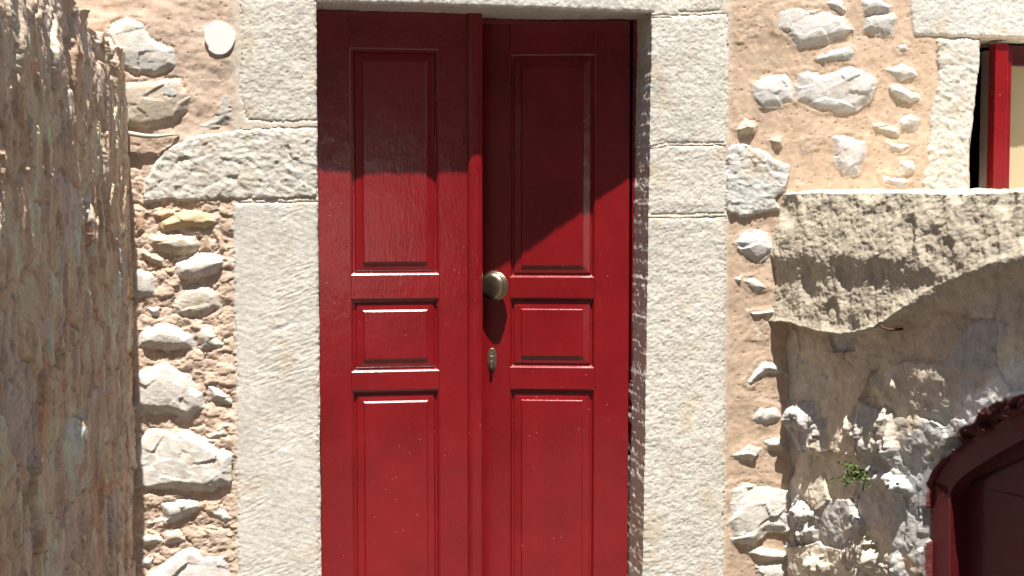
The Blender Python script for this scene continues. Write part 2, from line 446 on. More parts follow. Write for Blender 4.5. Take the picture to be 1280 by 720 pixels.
stones = [
    ([(202, 277), (222, 267), (245, 262), (263, 264), (273, 279), (257, 287), (234, 284), (205, 288)], .022, (.60, .46, .28)),
    ([(186, 297), (212, 288), (249, 291), (251, 306), (246, 316), (218, 317), (189, 306)], .020, (.64, .56, .44)),
    ([(252, 292), (259, 290), (268, 316), (249, 314)], .010, (.56, .42, .30)),
    ([(262, 286), (272, 284), (287, 314), (273, 316)], .012, (.58, .44, .32)),
    ([(170, 314), (183, 313), (206, 323), (204, 331), (187, 327)], .016, (.60, .50, .38)),
    ([(219, 328), (244, 318), (269, 318), (283, 327), (269, 341), (244, 350), (222, 348)], .026, (.70, .66, .60)),
    ([(160, 334), (181, 335), (196, 343), (198, 367), (187, 373), (160, 371)], .018, (.62, .60, .55)),
    ([(216, 378), (234, 359), (253, 353), (274, 367), (276, 384), (255, 396), (222, 395)], .016, (.65, .59, .50)),
    ([(207, 337), (218, 336), (218, 343), (207, 343)], .012, PK),
    ([(192, 266), (210, 262), (221, 267), (201, 275)], .012, PK),
    ([(167, 266), (179, 264), (181, 289), (172, 291)], .012, PK),
    ([(170, 434), (176, 415), (205, 402), (219, 406), (240, 420), (241, 437), (207, 438)], .024, W),
    ([(245, 422), (250, 407), (264, 411), (283, 431), (273, 439), (250, 438)], .018, (.62, .58, .52)),
    ([(164, 467), (188, 458), (205, 447), (238, 467), (243, 484), (256, 491), (256, 512), (233, 522), (207, 515), (164, 512)], .024, (.66, .62, .57)),
    ([(258, 481), (266, 480), (287, 493), (287, 503), (266, 499)], .018, W),
    ([(186, 385), (198, 384), (199, 392), (190, 394)], .014, W),
    ([(252, 544), (283, 532), (285, 546), (262, 551)], .014, (.66, .60, .52)),
    ([(164, 560), (181, 531), (190, 529), (219, 536), (229, 535), (250, 545), (270, 556), (288, 570), (286, 602), (264, 611), (219, 609), (186, 615), (164, 612)], .022, (.66, .63, .58)),
    ([(197, 627), (251, 622), (254, 637), (208, 652)], .020, W),
    ([(258, 640), (280, 633), (292, 647), (280, 655)], .012, W),
    ([(172, 668), (198, 668), (203, 675), (179, 682)], .012, W),
    ([(206, 667), (224, 662), (229, 675), (207, 678)], .012, (.62, .52, .44)),
    ([(174, 699), (191, 698), (188, 707), (174, 706)], .010, W),
    ([(180, 850), (185, 720), (224, 685), (238, 682), (259, 692), (283, 689), (290, 722), (290, 850)], .024, (.65, .61, .58)),
    ([(184, 652), (202, 644), (206, 650), (186, 657)], .012, W),
    ([(249, 661), (264, 654), (288, 661), (286, 683), (262, 683)], .010, (.60, .48, .38)),
    ([(122, 62), (140, 30), (158, 20), (178, 26), (190, 46), (217, 60), (222, 84), (196, 97), (168, 96), (140, 84)], .020, (.60, .58, .53)),
    ([(150, 102), (170, 99), (226, 98), (238, 118), (232, 140), (222, 154), (180, 164), (150, 158)], .022, (.55, .47, .38)),
    ([(282, 121), (291, 150), (262, 158), (243, 161), (272, 145)], .010, (.45, .45, .42)),
    ([(205, 108), (217, 106), (219, 120), (209, 124)], .004, (.45, .46, .44)),
    # right of the door
    ([(966, 39), (970, 10), (992, 3), (1017, 10), (1025, 6), (1052, 21), (1064, 37), (1056, 45), (1037, 51), (998, 59), (987, 47)], .014, (.62, .60, .57)),
    ([(1025, 1), (1050, -4), (1058, 12), (1054, 20), (1033, 10)], .016, (.58, .57, .54)),
    ([(1077, 1), (1095, -4), (1114, 8), (1111, 15), (1080, 15)], .014, (.55, .54, .52)),
    ([(1079, 22), (1088, 17), (1113, 16), (1120, 23), (1115, 43), (1105, 45), (1082, 37)], .012, (.52, .51, .48)),
    ([(1021, 74), (1035, 63), (1062, 58), (1068, 66), (1062, 76), (1043, 76)], .010, (.50, .50, .49)),
    ([(941, 107), (964, 96), (982, 91), (990, 102), (992, 125), (976, 133), (951, 133)], .012, (.62, .60, .58)),
    ([(993, 88), (1009, 87), (1025, 94), (1062, 80), (1085, 92), (1095, 104), (1086, 125), (1070, 137), (1045, 141), (1020, 138), (1005, 130), (994, 126)], .014, (.60, .58, .56)),
    ([(1107, 87), (1127, 78), (1142, 86), (1147, 96), (1125, 101)], .012, (.64, .62, .58)),
    ([(1119, 57), (1132, 55), (1134, 64), (1123, 66)], .010, (.60, .58, .56)),
    ([(1114, 110), (1127, 109), (1150, 118), (1152, 127), (1135, 129), (1118, 119)], .012, (.64, .62, .58)),
    ([(918, 161), (930, 146), (943, 157), (941, 164), (922, 168)], .020, (.60, .50, .38)),
    ([(961, 174), (976, 172), (976, 183), (968, 181)], .014, (.56, .44, .32)),
    ([(1038, 171), (1050, 165), (1083, 173), (1085, 191), (1073, 217), (1060, 219), (1046, 207)], .014, (.60, .57, .56)),
    ([(1121, 150), (1138, 143), (1148, 150), (1142, 160), (1125, 162)], .012, (.64, .62, .58)),
    ([(1090, 155), (1121, 162), (1121, 168), (1095, 163)], .010, (.60, .54, .44)),
    ([(1109, 178), (1142, 181), (1127, 190), (1113, 186)], .010, (.62, .56, .48)),
    ([(1122, 200), (1142, 201), (1140, 213), (1130, 217)], .012, W),
    ([(1099, 216), (1123, 221), (1138, 227), (1127, 233), (1105, 228)], .010, W),
    ([(1002, 176), (1022, 173), (1022, 183), (1004, 189)], .004, (.56, .46, .42)),
    ([(920, -20), (948, -20), (950, 48), (922, 50)], .003, (.64, .52, .44)),
    ([(920, 303), (930, 290), (957, 290), (967, 310), (957, 327), (940, 330)], .012, (.66, .64, .62)),
    ([(922, 349), (943, 346), (961, 360), (943, 365)], .010, W),
    ([(935, 391), (967, 386), (968, 391), (943, 395)], .012, W),
    ([(933, 423), (950, 403), (962, 413), (957, 422)], .005, (.64, .58, .52)),
    ([(930, 478), (950, 450), (973, 453), (987, 470), (957, 468), (937, 483)], .012, W),
    ([(940, 523), (947, 503), (973, 510), (979, 523), (957, 534)], .010, (.72, .70, .67)),
    ([(915, 567), (933, 553), (953, 560), (947, 574), (927, 573)], .010, (.66, .60, .52)),
    ([(955, 552), (978, 547), (981, 560), (960, 559)], .010, (.64, .56, .48)),
    ([(908, 607), (933, 600), (990, 606), (992, 627), (984, 663), (957, 663), (940, 680), (915, 675), (910, 647)], .014, (.68, .64, .58)),
    ([(938, 690), (950, 686), (995, 692), (997, 702), (947, 699)], .014, (.62, .55, .46)),
    ([(947, 704), (997, 705), (1000, 745), (950, 745)], .010, (.60, .57, .52)),
]
n_traced = len(stones)
# the rest of the wall, outside the photograph, carries the same kind of stones
rs = random.Random(8)
def rand_stone(cx, cy, w, h):
    n = rs.randint(7, 10)
    return [(cx + w * (0.8 + 0.35 * rs.random()) * math.cos(2 * math.pi * k / n), cy + h * (0.75 + 0.4 * rs.random()) * math.sin(2 * math.pi * k / n)) for k in range(n)]
for cx in range(70, 300, 62):
    stones.append((rand_stone(cx + rs.uniform(-8, 8), -30 + rs.uniform(-8, 8), 26, 15), .014, W))
    stones.append((rand_stone(cx + rs.uniform(-8, 8), -78 + rs.uniform(-8, 8), 26, 15), .014, W))
for cx in range(935, 1130, 64):
    stones.append((rand_stone(cx, -62 + rs.uniform(-6, 6), 26, 18), .012, W))

H = 0.0016 * fbm(X, Z, 6, 4, 3) + 0.0010 * fbm(X, Z, 40, 4, 4)
# right-hand mortar: trowelled, with a gentle swell; left-hand mortar: lumpy and cracked
left_m = sstep(fx(430), fx(400), X)
LX = WXc + .012 * fbm(X, Z, 20, 3, 33); LZ = WZc + .012 * fbm(X, Z, 20, 3, 34)
d1, d2, cxx, cyy, ox, oy = worley(LX * 19, LZ * 25, 31)
brk = sstep(-.1, .6, fbm(X, Z, 13, 3, 35) * 2)
lump = 0.005 * (1 - d1 ** 2) + .018 * (rnd(cxx, cyy, 8) - .5) * oy + 0.007 * (rnd(cxx, cyy, 9) - 0.5)
lump = lump - 0.0065 * brk * (1 - sstep(0.0, 0.10, d2 - d1))
e1, e2, ex_, ey_, eox, eoy = worley(LX * 55, LZ * 70, 37)
lump = lump * .75 + (1 - brk * .5) * (0.0022 * (1 - e1 ** 2) - 0.0022 * (1 - sstep(0, .14, e2 - e1))) + .003 * fbm(X, Z, 45, 4, 38)
rub = left_m * sstep(fz(160), fz(175), Z)
rub = left_m * sstep(fz(150), fz(230), Z)
H += rub * (lump - 0.004) + 0.010 * rub * fbm(X, Z, 9, 3, 71)
trw = sstep(-.1, .5, fbm(X, Z, 4, 3, 7) * 1.6)
H += (1 - rub) * (0.010 * fbm(X, Z, 4, 4, 5) + 0.0022 * trw * fbm(X * .8 + Z * .4, Z * 2.0, 13, 4, 6) + .0011 * (fbm(X, Z, 60, 4, 9)))
# a loose ridge and hollow in the mortar above the left block
H += (1 - rub) * left_m * (.010 * fbm(X * .7 + Z * .3, Z * 1.5, 6, 3, 14) + .002 * fbm(X, Z, 30, 4, 15))
# small pits in the trowelled mortar
p1, _, pcx, pcy, _, _ = worley(X * 45, Z * 45, 77)
H -= (1 - rub) * .004 * (rnd(pcx, pcy, 4) > .80) * sstep(.18, .05, p1)

mort_r = np.array([.56, .415, .305]); mort_l = np.array([.60, .455, .355])
C = mort_r * (1 - left_m[..., None]) + mort_l * left_m[..., None]
t = fbm(X, Z, 7, 4, 41)[..., None]
C = C * (1 + .16 * t) + np.array([.03, .03, .035]) * np.clip(fbm(X, Z, 11, 4, 42)[..., None] * 2, 0, 1)
pale = np.clip(fbm(X, Z, 16, 4, 45) * 2.2 - .25, 0, 1)[..., None] * .35
C = C * (1 - pale) + np.array([.62, .52, .42]) * pale
C = np.where(rub[..., None] > .5, C * (0.90 + .26 * rnd(cxx, cyy, 9)[..., None]), C)

LAB = np.zeros(X.shape, int)
jn = np.maximum(sstep(fx(286), fx(300), X) * (X < XL), sstep(fx(915), fx(905), X) * (X > XR))
jn = jn * (Z < fz(-1, 600) + .3)
H = H * (1 - jn) + (.0062 + .0015 * fbm(X, Z, 40, 3, 51)) * jn
C = C * (1 - jn[..., None] * .75) + np.array([.66, .60, .51]) * jn[..., None] * .75
items = []
def apply_poly(pts, kind, lift, col, seed):
    global H, C
    w = P(pts)
    ax = [q[0] for q in w]; az = [q[1] for q in w]
    i0 = max(0, snap(min(ax) - .05, xs)); i1 = min(nx, snap(max(ax) + .05, xs) + 1)
    j0 = max(0, snap(min(az) - .05, zs)); j1 = min(nz, snap(max(az) + .05, zs) + 1)
    if i1 - i0 < 3 or j1 - j0 < 3: return
    sl = (slice(j0, j1), slice(i0, i1))
    x, z = X[sl], Z[sl]
    if kind in 'drt':
        sd_ = poly_sd(WXc[sl], WZc[sl], w) + .003 * fbm(x, z, 45, 3, seed + 33)
        if kind == 'r': sd_ = sd_ + .012 * fbm(x, z, 16, 4, seed + 34)
    else:
        sd_ = poly_sd(WXc[sl], WZc[sl], w)
    col = np.array(col)
    size = min(max(ax) - min(ax), max(az) - min(az))
    if kind == 's':
        leftside = max(ax) < XL
        kk = .78 if leftside else (1.05 if min(az) < 1.4 else .8)
        inner = np.clip(sd_, 0, None)
        cxm, czm = np.mean(ax), np.mean(az)
        rr_ = random.Random(seed)
        rw_ = min(.03, size * .33)
        h = lift * kk * (1.15 * sstep(-.010, rw_, sd_) + .25 * sstep(0, size * .45, sd_)) - (.0035 if leftside else .0008)
        h = h + rr_.uniform(-.06, .06) * (x - cxm) + rr_.uniform(-.10, .04) * (z - czm)
        an = rr_.uniform(-.5, .5); qx_ = WXc[sl] * math.cos(an) + WZc[sl] * math.sin(an); qz_ = -WXc[sl] * math.sin(an) + WZc[sl] * math.cos(an)
        rough = np.clip(.45 + 1.3 * fbm(x, z, 9, 3, seed + 80), .1, 1.1)
        h = h + kk * (facets(qx_ * .75, qz_ * 1.2, 13, seed * 3 + 1, .014) + rough * (facets(qx_ * .8, qz_ * 1.3, 32, seed * 3 + 2, .0055) + facets(qx_, qz_ * 1.3, 75, seed + 9, .0022)) + .0008 * fbm(x, z, 90, 3, seed))
        hm = H[sl] + .0030 * fbm(x, z, 34, 4, seed + 31) + (.0005 if leftside else .0022)
        if lift < .007: h = lift * .3 + .003 * fbm(x, z, 30, 3, seed) + H[sl] + np.where(sd_ > -.004, 0, -1)
        diff = np.where(sd_ > -.008, h - hm, -.02)
        c = col * (1 + .10 * fbm(x, z, 14, 4, seed)[..., None]) 
        warm = np.clip(fbm(x, z, 20, 4, seed + 50) * 2.4 - .25, 0, 1)[..., None] * .5
        c = c * (1 - warm) + np.array([.58, .44, .31]) * warm
        grey = np.clip(fbm(x, z, 26, 4, seed + 60) * 2.2 - .3, 0, 1)[..., None] * .4
        c = c * (1 - grey) + np.array([.40, .39, .37]) * grey
        mask = diff > 0
    else:
        r = .004
        h = lift * sstep(-.001, .006, sd_) + lift * .15 * sstep(0, .02, sd_) - .0025 * np.clip(fbm(x, z, 30, 3, seed + 21) * 2 + .2, 0, 1) * sstep(.016, .0, sd_)
        if kind == 'r':
            h = h + facets(WXc[sl], WZc[sl], 20, seed * 3, .006) + facets(WXc[sl] + .5 * WZc[sl], WZc[sl], 58, seed * 3 + 2, .0032) + .004 * fbm(x + z * .5, z * 1.4, 26, 4, seed + 90) + .0015 * fbm(x, z, 60, 3, seed)
        elif kind == 't':
            sk = (x * .35 + z)
            h = h + .0009 * fbm(sk * 2.4, x * .35, 34, 3, seed) + .0006 * fbm(x, z, 100, 3, seed + 3) + .003 * fbm(x, z, 5, 3, seed + 5)
            ra = (-x * .36 + z * .93); rb = (x * .93 + z * .36)
            tool = fbm(ra * 5.5, rb * .8, 26, 3, seed + 12)
            h = h + .0013 * np.clip(tool * 2, -1, 1) * sstep(-.5, .4, fbm(x, z, 5, 3, seed + 13) * 2)
            h = h - .003 * np.exp(-((ra * 1 - (fx(352) * -.36 + fz(405) * .93)) / .008) ** 2) * np.exp(-((x - fx(350)) / .035) ** 2)
        else:
            q1, _, qx, qy, _, _ = worley(WXc[sl] * 110, WZc[sl] * 110, seed + 2)
            h = h + .0014 * fbm(x, z, 115, 3, seed) + .003 * fbm(x, z, 7, 3, seed + 4) - .0016 * (rnd(qx, qy, 3) > .6) * sstep(.55, .15, q1)
            h = h + .0022 * fbm(x, z, 28, 4, seed + 1)
        c = col * (1 + .10 * fbm(x, z, 9, 4, seed)[..., None])
        stain = np.clip(fbm(x, z, 8, 5, seed + 50) * 2.6 - .25, 0, 1)[..., None] * .5
        c = c * (1 - stain) + np.array([.60, .46, .30]) * stain
        ton = fbm(x, z, 3.5, 3, seed + 71)[..., None]
        c = c * (1 + .16 * ton) * np.array([1, 1 - .010 * (seed * 7 % 4), 1 - .026 * (seed * 7 % 4)])
        lich = np.clip(fbm(x, z, 75, 4, seed + 60) * 2.6 - .15, 0, 1)[..., None] * (.15 if kind == 't' else .28)
        c = c * (1 - lich) + np.array([.36, .36, .34]) * lich
        mask = sd_ > 0
    if kind == 's':
        cr = .0050 if leftside else .0012
        crack = cr * np.exp(-(np.clip(-diff, 0, None) / .0045) ** 2) * sstep(-.5, .7, fbm(x, z, 18, 2, seed + 7) * 2) * (sd_ > -.03)
        hm2 = H[sl] + np.where(sd_ > -.02, (hm - H[sl]) * sstep(-.02, -.004, sd_), 0) - crack
        a = sstep(-.0004, .0006, diff)
        H[sl] = np.where(mask, np.maximum(h, hm2), hm2)
        dust = (sstep(.006, .0, diff) * .45 * (.5 + fbm(x, z, 40, 3, seed + 3)))[..., None]
        c = c * (1 - dust) + C[sl] * dust
        C[sl] = C[sl] * (1 - a[..., None]) + c * a[..., None]
    else:
        crack = .0008 * np.exp(-(np.clip(-sd_, 0, None) / .004) ** 2) * sstep(-.3, .6, fbm(x, z, 12, 2, seed + 7) * 2)
        Hs = H[sl] - crack
        a = sstep(-.001, .002, sd_)
        H[sl] = Hs * (1 - a) + h * a
        C[sl] = C[sl] * (1 - a[..., None]) + c * a[..., None]
    LAB[sl] = np.where(mask, len(items) + 1, LAB[sl])
    items.append((kind, pts))

names = []
for i, (nm, pts, kind, lift, col) in enumerate(blocks):
    apply_poly(pts, kind, lift, col, 100 + i); names.append(nm)
for i, (pts, lift, col) in enumerate(stones):
    apply_poly(pts, 's', lift, col, 200 + i); names.append('rubble_stone')

iL, iR, iT = snap(XL, xs), snap(XR, xs), snap(ZT, zs)
wL, wR, wB, wT = snap(WX0, xs), snap(WX1, xs), snap(WZ0, zs), snap(WZ1, zs)
# arrises of the openings are worn round and a little chipped
def arris(dist, seed):
    chip = np.clip(fbm(X, Z, 38, 3, seed) * 1.8, 0, 1)
    return np.exp(-np.clip(dist, 0, None) / .0035) * .005 + chip * np.exp(-np.clip(dist, 0, None) / .006) * .005
inZ = Z < ZT + .05
H -= np.where(inZ & (X <= XL + .001), arris(XL - X, 301), 0)
H -= np.where(inZ & (X >= XR - .001), arris(X - XR, 302), 0)
H -= np.where((X > XL - .01) & (X < XR + .01) & (Z >= ZT - .001), arris(Z - ZT, 303), 0)
H -= np.where((Z > WZ0 - .02) & (Z < WZ1 + .02) & (X <= WX0 + .001), arris(WX0 - X, 304), 0)
H -= np.where((X > WX0 - .01) & (Z >= WZ1 - .001), arris(Z - WZ1, 305), 0)
# outlines of the openings are not ruled lines
DX = np.zeros_like(X); DZ = np.zeros_like(X)
wob = 0.004 * fbm(Z, Z * 0 + 3.3, 9, 4, 61) + .002 * fbm(Z, Z * 0 + 1.3, 60, 3, 62)
DX += np.where(Z < ZT + .06, wob * np.exp(-np.abs(X - XL) / .03), 0)
wob = 0.004 * fbm(Z, Z * 0 + 7.3, 9, 4, 63) + .003 * fbm(Z, Z * 0 + 9.3, 55, 3, 64)
tp = -(ZT - Z) * .012
DX += np.where(Z < ZT + .06, (wob + tp) * np.exp(-np.abs(X - XR) / .03), 0)
slope = -.011 * (X - XL)
DZ += np.where((X > XL - .1) & (X < XR + .1), (slope + .003 * fbm(X, X * 0 + 2.2, 9, 4, 65) + .0015 * fbm(X, X * 0, 60, 3, 66)) * np.exp(-np.abs(Z - ZT) / .03), 0)
wob = .006 * fbm(Z, Z * 0 + 5.1, 7, 4, 67) - .025 * sstep(WZ1 - .1, WZ1 - .5, Z) + .01 * sstep(WZ1 - .2, WZ1 - .02, Z)
DX += np.where(np.abs(Z - (WZ0 + WZ1) / 2) < .6, wob * np.exp(-np.abs(X - WX0) / .03), 0)

def keep_largest(lab):
    """a stone is one piece: crumbs cut off by the mortar go back to the mortar"""
    jj, ii = np.nonzero(lab)
    seen = {}
    for j, i in zip(jj.tolist(), ii.tolist()):
        seen.setdefault(int(lab[j, i]), set()).add((j, i))
    for L_, cells in seen.items():
        if len(cells) > 9000: continue
        comps = []
        cells = set(cells)
        while cells:
            st = [cells.pop()]; comp = [st[0]]
            while st:
                j, i = st.pop()
                for q in ((j + 1, i), (j - 1, i), (j, i + 1), (j, i - 1)):
                    if q in cells: cells.remove(q); st.append(q); comp.append(q)
            comps.append(comp)
        comps.sort(key=len)
        for comp in comps[:-1]:
            for j, i in comp: lab[j, i] = 0
keep_largest(LAB)
V = np.stack([X + DX, -H, Z + DZ], -1)
Q = grid_faces(nz, nx).reshape(nz - 1, nx - 1, 4)
keep = np.ones((nz - 1, nx - 1), bool)
keep[:iT, iL:iR] = False
keep[wB:wT, wL:wR] = False
FL = LAB[:-1, :-1]
allV = V.reshape(-1, 3); allC = np.clip(C, .02, .82).reshape(-1, 3)

# reveals share the edge points of the opening and run back into the wall
def reveal(edgeP, edgeC, edgeL, inward, depth, seed, n=70):
    """edgeP: (k,3) along the opening edge; inward: unit vector pointing into the opening"""
    k = len(edgeP)
    ss = np.linspace(0, 1, n)
    S, T = np.meshgrid(ss, np.arange(k) * ST, indexing='ij')
    y = edgeP[None, :, 1] * (1 - S) + depth * S
    ramp = sstep(0, .06, S)
    dn = ramp * (.004 * fbm(S * depth, T, 20, 4, seed) + .0015 * fbm(S * depth, T, 90, 3, seed + 1) + facets(S * depth, T, 45, seed + 2, .0022))
    Pn = np.repeat(edgeP[None], n, 0).copy()
    Pn[..., 1] = y
    Pn = Pn + dn[..., None] * np.array(inward)
    Cn = np.repeat(edgeC[None], n, 0) * (1 + .1 * fbm(S * depth, T, 30, 3, seed)[..., None])
    Ln = np.repeat(edgeL[None], n - 1, 0)
    return Pn, Cn, Ln

Cg = np.clip(C, .02, .80)
extra = []
FLc = LAB
def edge_col(i, j0, j1): return V[j0:j1 + 1, i], Cg[j0:j1 + 1, i]
e = edge_col(iL, 0, iT); extra.append(reveal(e[0], e[1], FLc[0:iT, iL - 3], (1, 0, 0), .42, 501))
e = edge_col(iR, 0, iT); extra.append(reveal(e[0], e[1], FLc[0:iT, iR + 3], (-1, 0, 0), .42, 502))
extra.append(reveal(V[iT, iL:iR + 1], Cg[iT + 2, iL:iR + 1], FLc[iT + 3, iL:iR], (0, 0, -1), .42, 503))
e = edge_col(wL, wB, wT); extra.append(reveal(e[0], e[1], FLc[wB:wT, wL - 3], (1, 0, 0), .3, 504))
e = edge_col(wR, wB, wT); extra.append(reveal(e[0], e[1], FLc[wB:wT, wR + 3], (-1, 0, 0), .3, 505))
extra.append(reveal(V[wT, wL:wR + 1], Cg[wT + 2, wL:wR + 1], FLc[wT + 3, wL:wR], (0, 0, -1), .3, 506))
extra.append(reveal(V[wB, wL:wR + 1], Cg[wB, wL:wR + 1], FLc[wB - 3, wL:wR], (0, 0, 1), .3, 507))
Vs = [allV]; Cs = [allC]; Qs = [Q[keep]]; Ls = [FL[keep]]
off = len(allV)
for Pn, Cn, Ln in extra:
    n_, k_ = Pn.shape[:2]
    Vs.append(Pn.reshape(-1, 3)); Cs.append(np.clip(Cn, .02, .82).reshape(-1, 3))
    Qs.append(grid_faces(n_, k_) + off); Ls.append(Ln.reshape(-1)); off += n_ * k_
allV = np.concatenate(Vs); allC = np.concatenate(Cs); allQ = np.concatenate(Qs); allL = np.concatenate(Ls)

wall_me = mesh_np('wall', *compact(allV, allC, allQ[allL == 0]))
wall = finish('wall', wall_me, M_MORTAR, HOUSE)
for i, nm in enumerate(names):
    sel = allL == i + 1
    if sel.sum() < 12: continue
    me = mesh_np(nm, *compact(allV, allC, allQ[sel]))
    finish(nm, me, M_RUBBLE if nm == 'rubble_stone' else M_DRESSED, HOUSE)

# body of the house behind the face: side walls, back wall, upper wall, ceiling and roof
bm = bmesh.new()
hx0, hx1 = GX0 - 1.2, GX1 + .8
ztop = 3.6
add_box(bm, hx0, GX0 + .002, .002, .4, ZG, ztop)
add_box(bm, GX1 - .002, hx1, .002, .4, ZG, ztop)
add_box(bm, GX0 + .003, GX1 - .003, .003, .4, GZ1 - .002, ztop)
add_box(bm, GX0 + .003, XL - .012, .035, .4, ZG, GZ1 - .003)
add_box(bm, XR + .012, WX0 - .04, .035, .4, ZG, GZ1 - .003)
add_box(bm, WX0 - .039, WX1 + .02, .035, .4, ZG, WZ0 - .012)
add_box(bm, WX0 - .039, WX1 + .02, .035, .4, WZ1 + .012, GZ1 - .003)
add_box(bm, WX1 + .021, GX1 - .003, .035, .4, ZG, GZ1 - .003)
add_box(bm, XL - .011, XR + .011, .035, .4, ZT + .03, GZ1 - .003)
me = bpy.data.meshes.new('wall'); bmesh.ops.recalc_face_normals(bm, faces=bm.faces); bm.to_mesh(me); bm.free()
finish('upper_wall', me, simple('wall_render', (.55, .40, .29), .9, 0, .15, 8, .5), HOUSE, smooth=False)
bm = bmesh.new()
add_box(bm, hx0, hx0 + .3, .401, 4.4, ZG, ztop)
add_box(bm, hx1 - .3, hx1, .401, 4.4, ZG, ztop)
add_box(bm, hx0 + .301, hx1 - .301, 4.1, 4.4, ZG, ztop)
add_box(bm, hx0 + .301, hx1 - .301, .402, 4.099, 2.75, 2.9)
add_box(bm, hx0 + .301, hx1 - .301, .402, 4.099, ZG + .005, ZG + .04)
bm_obj('room', bm, M_ROOM, HOUSE)
bm = bmesh.new()
add_box(bm, hx0 - .04, hx1 + .04, -.04, 4.5, ztop + .001, ztop + .16, .01)
bm_obj('roof', bm, M_TILE, HOUSE)
bm = bmesh.new()
add_box(bm, XL - .02, XR + .02, .03, .45, ZG, ZG + .155, .008)
bm_obj('doorstep', bm, simple('worn_step_stone', (.22, .2, .18), .85, 0, .15, 20, .5), HOUSE)

# ------------------------------------------------------------------ doors
ZB = ZG + .165
PROF = [(0, 0), (.0010, .0004), (.0058, .0040), (.0078, .0066), (.0088, .0098), (.0092, .0135), (.0100, .0146), (.0150, .0146),
        (.0158, .0142), (.0210, .0103), (.0222, .0098), (.0430, .0070), (.0442, .0066), (.0500, .0023), (.0512, .0018), (.0540, .0018)]

PROF2 = [(0, 0), (.0012, .0006), (.0035, .0030), (.0060, .0062), (.0078, .0095), (.0086, .0130), (.0098, .0146), (.0160, .0146),
         (.0168, .0138), (.0180, .0104), (.0192, .0098), (.0440, .0068), (.0452, .0062), (.0466, .0030), (.0480, .0022), (.0500, .0018)]

def leaf(parent_name, x0, x1, px0, px1, zt, panels, M, thick=.042, label=None, prof=PROF):
    """local frame: x across, z up, front face at y=0 looking towards -y"""
    piv = link(bpy.data.objects.new(parent_name, None))
    bm = bmesh.new()
    bv = .0012
    add_box(bm, x0, px0, 0, thick, ZB, zt, bv)
    add_box(bm, px1, x1, 0, thick, ZB, zt, bv)
    zz = [ZB]
    for a, b in sorted(panels): zz += [a, b]
    zz.append(zt)
    for k in range(0, len(zz), 2):
        add_box(bm, px0 + .0004, px1 - .0004, 0.0003, thick - .0003, zz[k], zz[k + 1], bv)
    me = bpy.data.meshes.new('leaf_frame'); bmesh.ops.recalc_face_normals(bm, faces=bm.faces); bm.to_mesh(me); bm.free()
    me.transform(M); 
    bpy.data.objects.remove(piv)
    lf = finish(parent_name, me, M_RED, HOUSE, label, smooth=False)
    for a, b in panels:
        bm = bmesh.new()
        rings = []
        for ins, dp in prof:
            rings.append([bm.verts.new(p) for p in ((px0 + ins, dp, a + ins), (px1 - ins, dp, a + ins), (px1 - ins, dp, b - ins), (px0 + ins, dp, b - ins))])
        for q, w in zip(rings, rings[1:]):
            for k in range(4): bm.faces.new((q[k], q[(k + 1) % 4], w[(k + 1) % 4], w[k]))
        # field, gently uneven like hand-planed wood
        bm.faces.new(rings[-1])
        # back
        bk = [bm.verts.new(p) for p in ((px0, .03, a), (px1, .03, a), (px1, .03, b), (px0, .03, b))]
        for k in range(4): bm.faces.new((rings[0][k], rings[0][(k + 1) % 4], bk[(k + 1) % 4], bk[k]))
        bm.faces.new(bk[::-1])
        me = bpy.data.meshes.new('panel'); bmesh.ops.recalc_face_normals(bm, faces=bm.faces); bm.to_mesh(me); bm.free()
        me.transform(M)
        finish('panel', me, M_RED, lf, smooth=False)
    return lf

# left leaf, front face on y = REV
zt = ZT - .004
lx0, lx1 = fx(385, REV), fx(603, REV)
pz = [(fz(344, 490, REV), fz(60, 490, REV)), (fz(465, 490, REV), fz(373, 490, REV)), (-.14, fz(487, 490, REV))]
left = leaf('door_leaf', lx0, lx1 - .004, fx(438, REV), fx(549, REV), zt, pz, Matrix.Translation((0, REV, 0)),
            label='left leaf, closed, with the raised meeting strip')
bm = bmesh.new()
ax0, ax1 = fx(584, REV), fx(603, REV)
prof = []
prof = [(ax0, REV - .0005), (ax0 + .0005, REV - .006), (ax0 + .003, REV - .012), (ax0 + .008, REV - .017), (ax0 + .016, REV - .021), (ax0 + .026, REV - .0225),
        (ax0 + .038, REV - .0225), (ax1 - .009, REV - .021), (ax1 - .004, REV - .017), (ax1 - .001, REV - .011), (ax1, REV - .004), (ax1, REV + .043), (ax0 + .01, REV + .041), (ax0 + .01, REV + .0005)]
for zA, zB_ in ((ZB, zt - .002),):
    lo = [bm.verts.new((x, y, zA)) for x, y in prof]; hi = [bm.verts.new((x, y, zB_)) for x, y in prof]
    for k in range(len(prof)):
        bm.faces.new((lo[k], lo[(k + 1) % len(prof)], hi[(k + 1) % len(prof)], hi[k]))
    bm.faces.new(lo[::-1]); bm.faces.new(hi)
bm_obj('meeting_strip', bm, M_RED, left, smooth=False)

# right leaf, ajar: turns about its right edge
PHI = R(14)
hx, hy = fx(787, REV), REV + .004
Mr = Matrix.Translation((hx, hy, 0)) @ Matrix.Rotation(-PHI, 4, 'Z')
nrm = np.array([-math.sin(PHI), -math.cos(PHI), 0])
def loc_r(px, py):
    q = on_plane(px, py, (hx, hy, 0), nrm)
    v = Mr.inverted() @ Vector(q)
    return v
rp0, rp1 = loc_r(637, 400).x, loc_r(743, 400).x
rz = [(loc_r(690, 347).z, loc_r(690, 68).z), (loc_r(690, 460).z, loc_r(690, 372).z), (-.14, loc_r(690, 486).z)]
right = leaf('door_leaf', rp0 - .145, 0, rp0, rp1, ZT - .016, rz, Mr, label='right leaf, pushed ajar, with knob and lock', prof=PROF2)

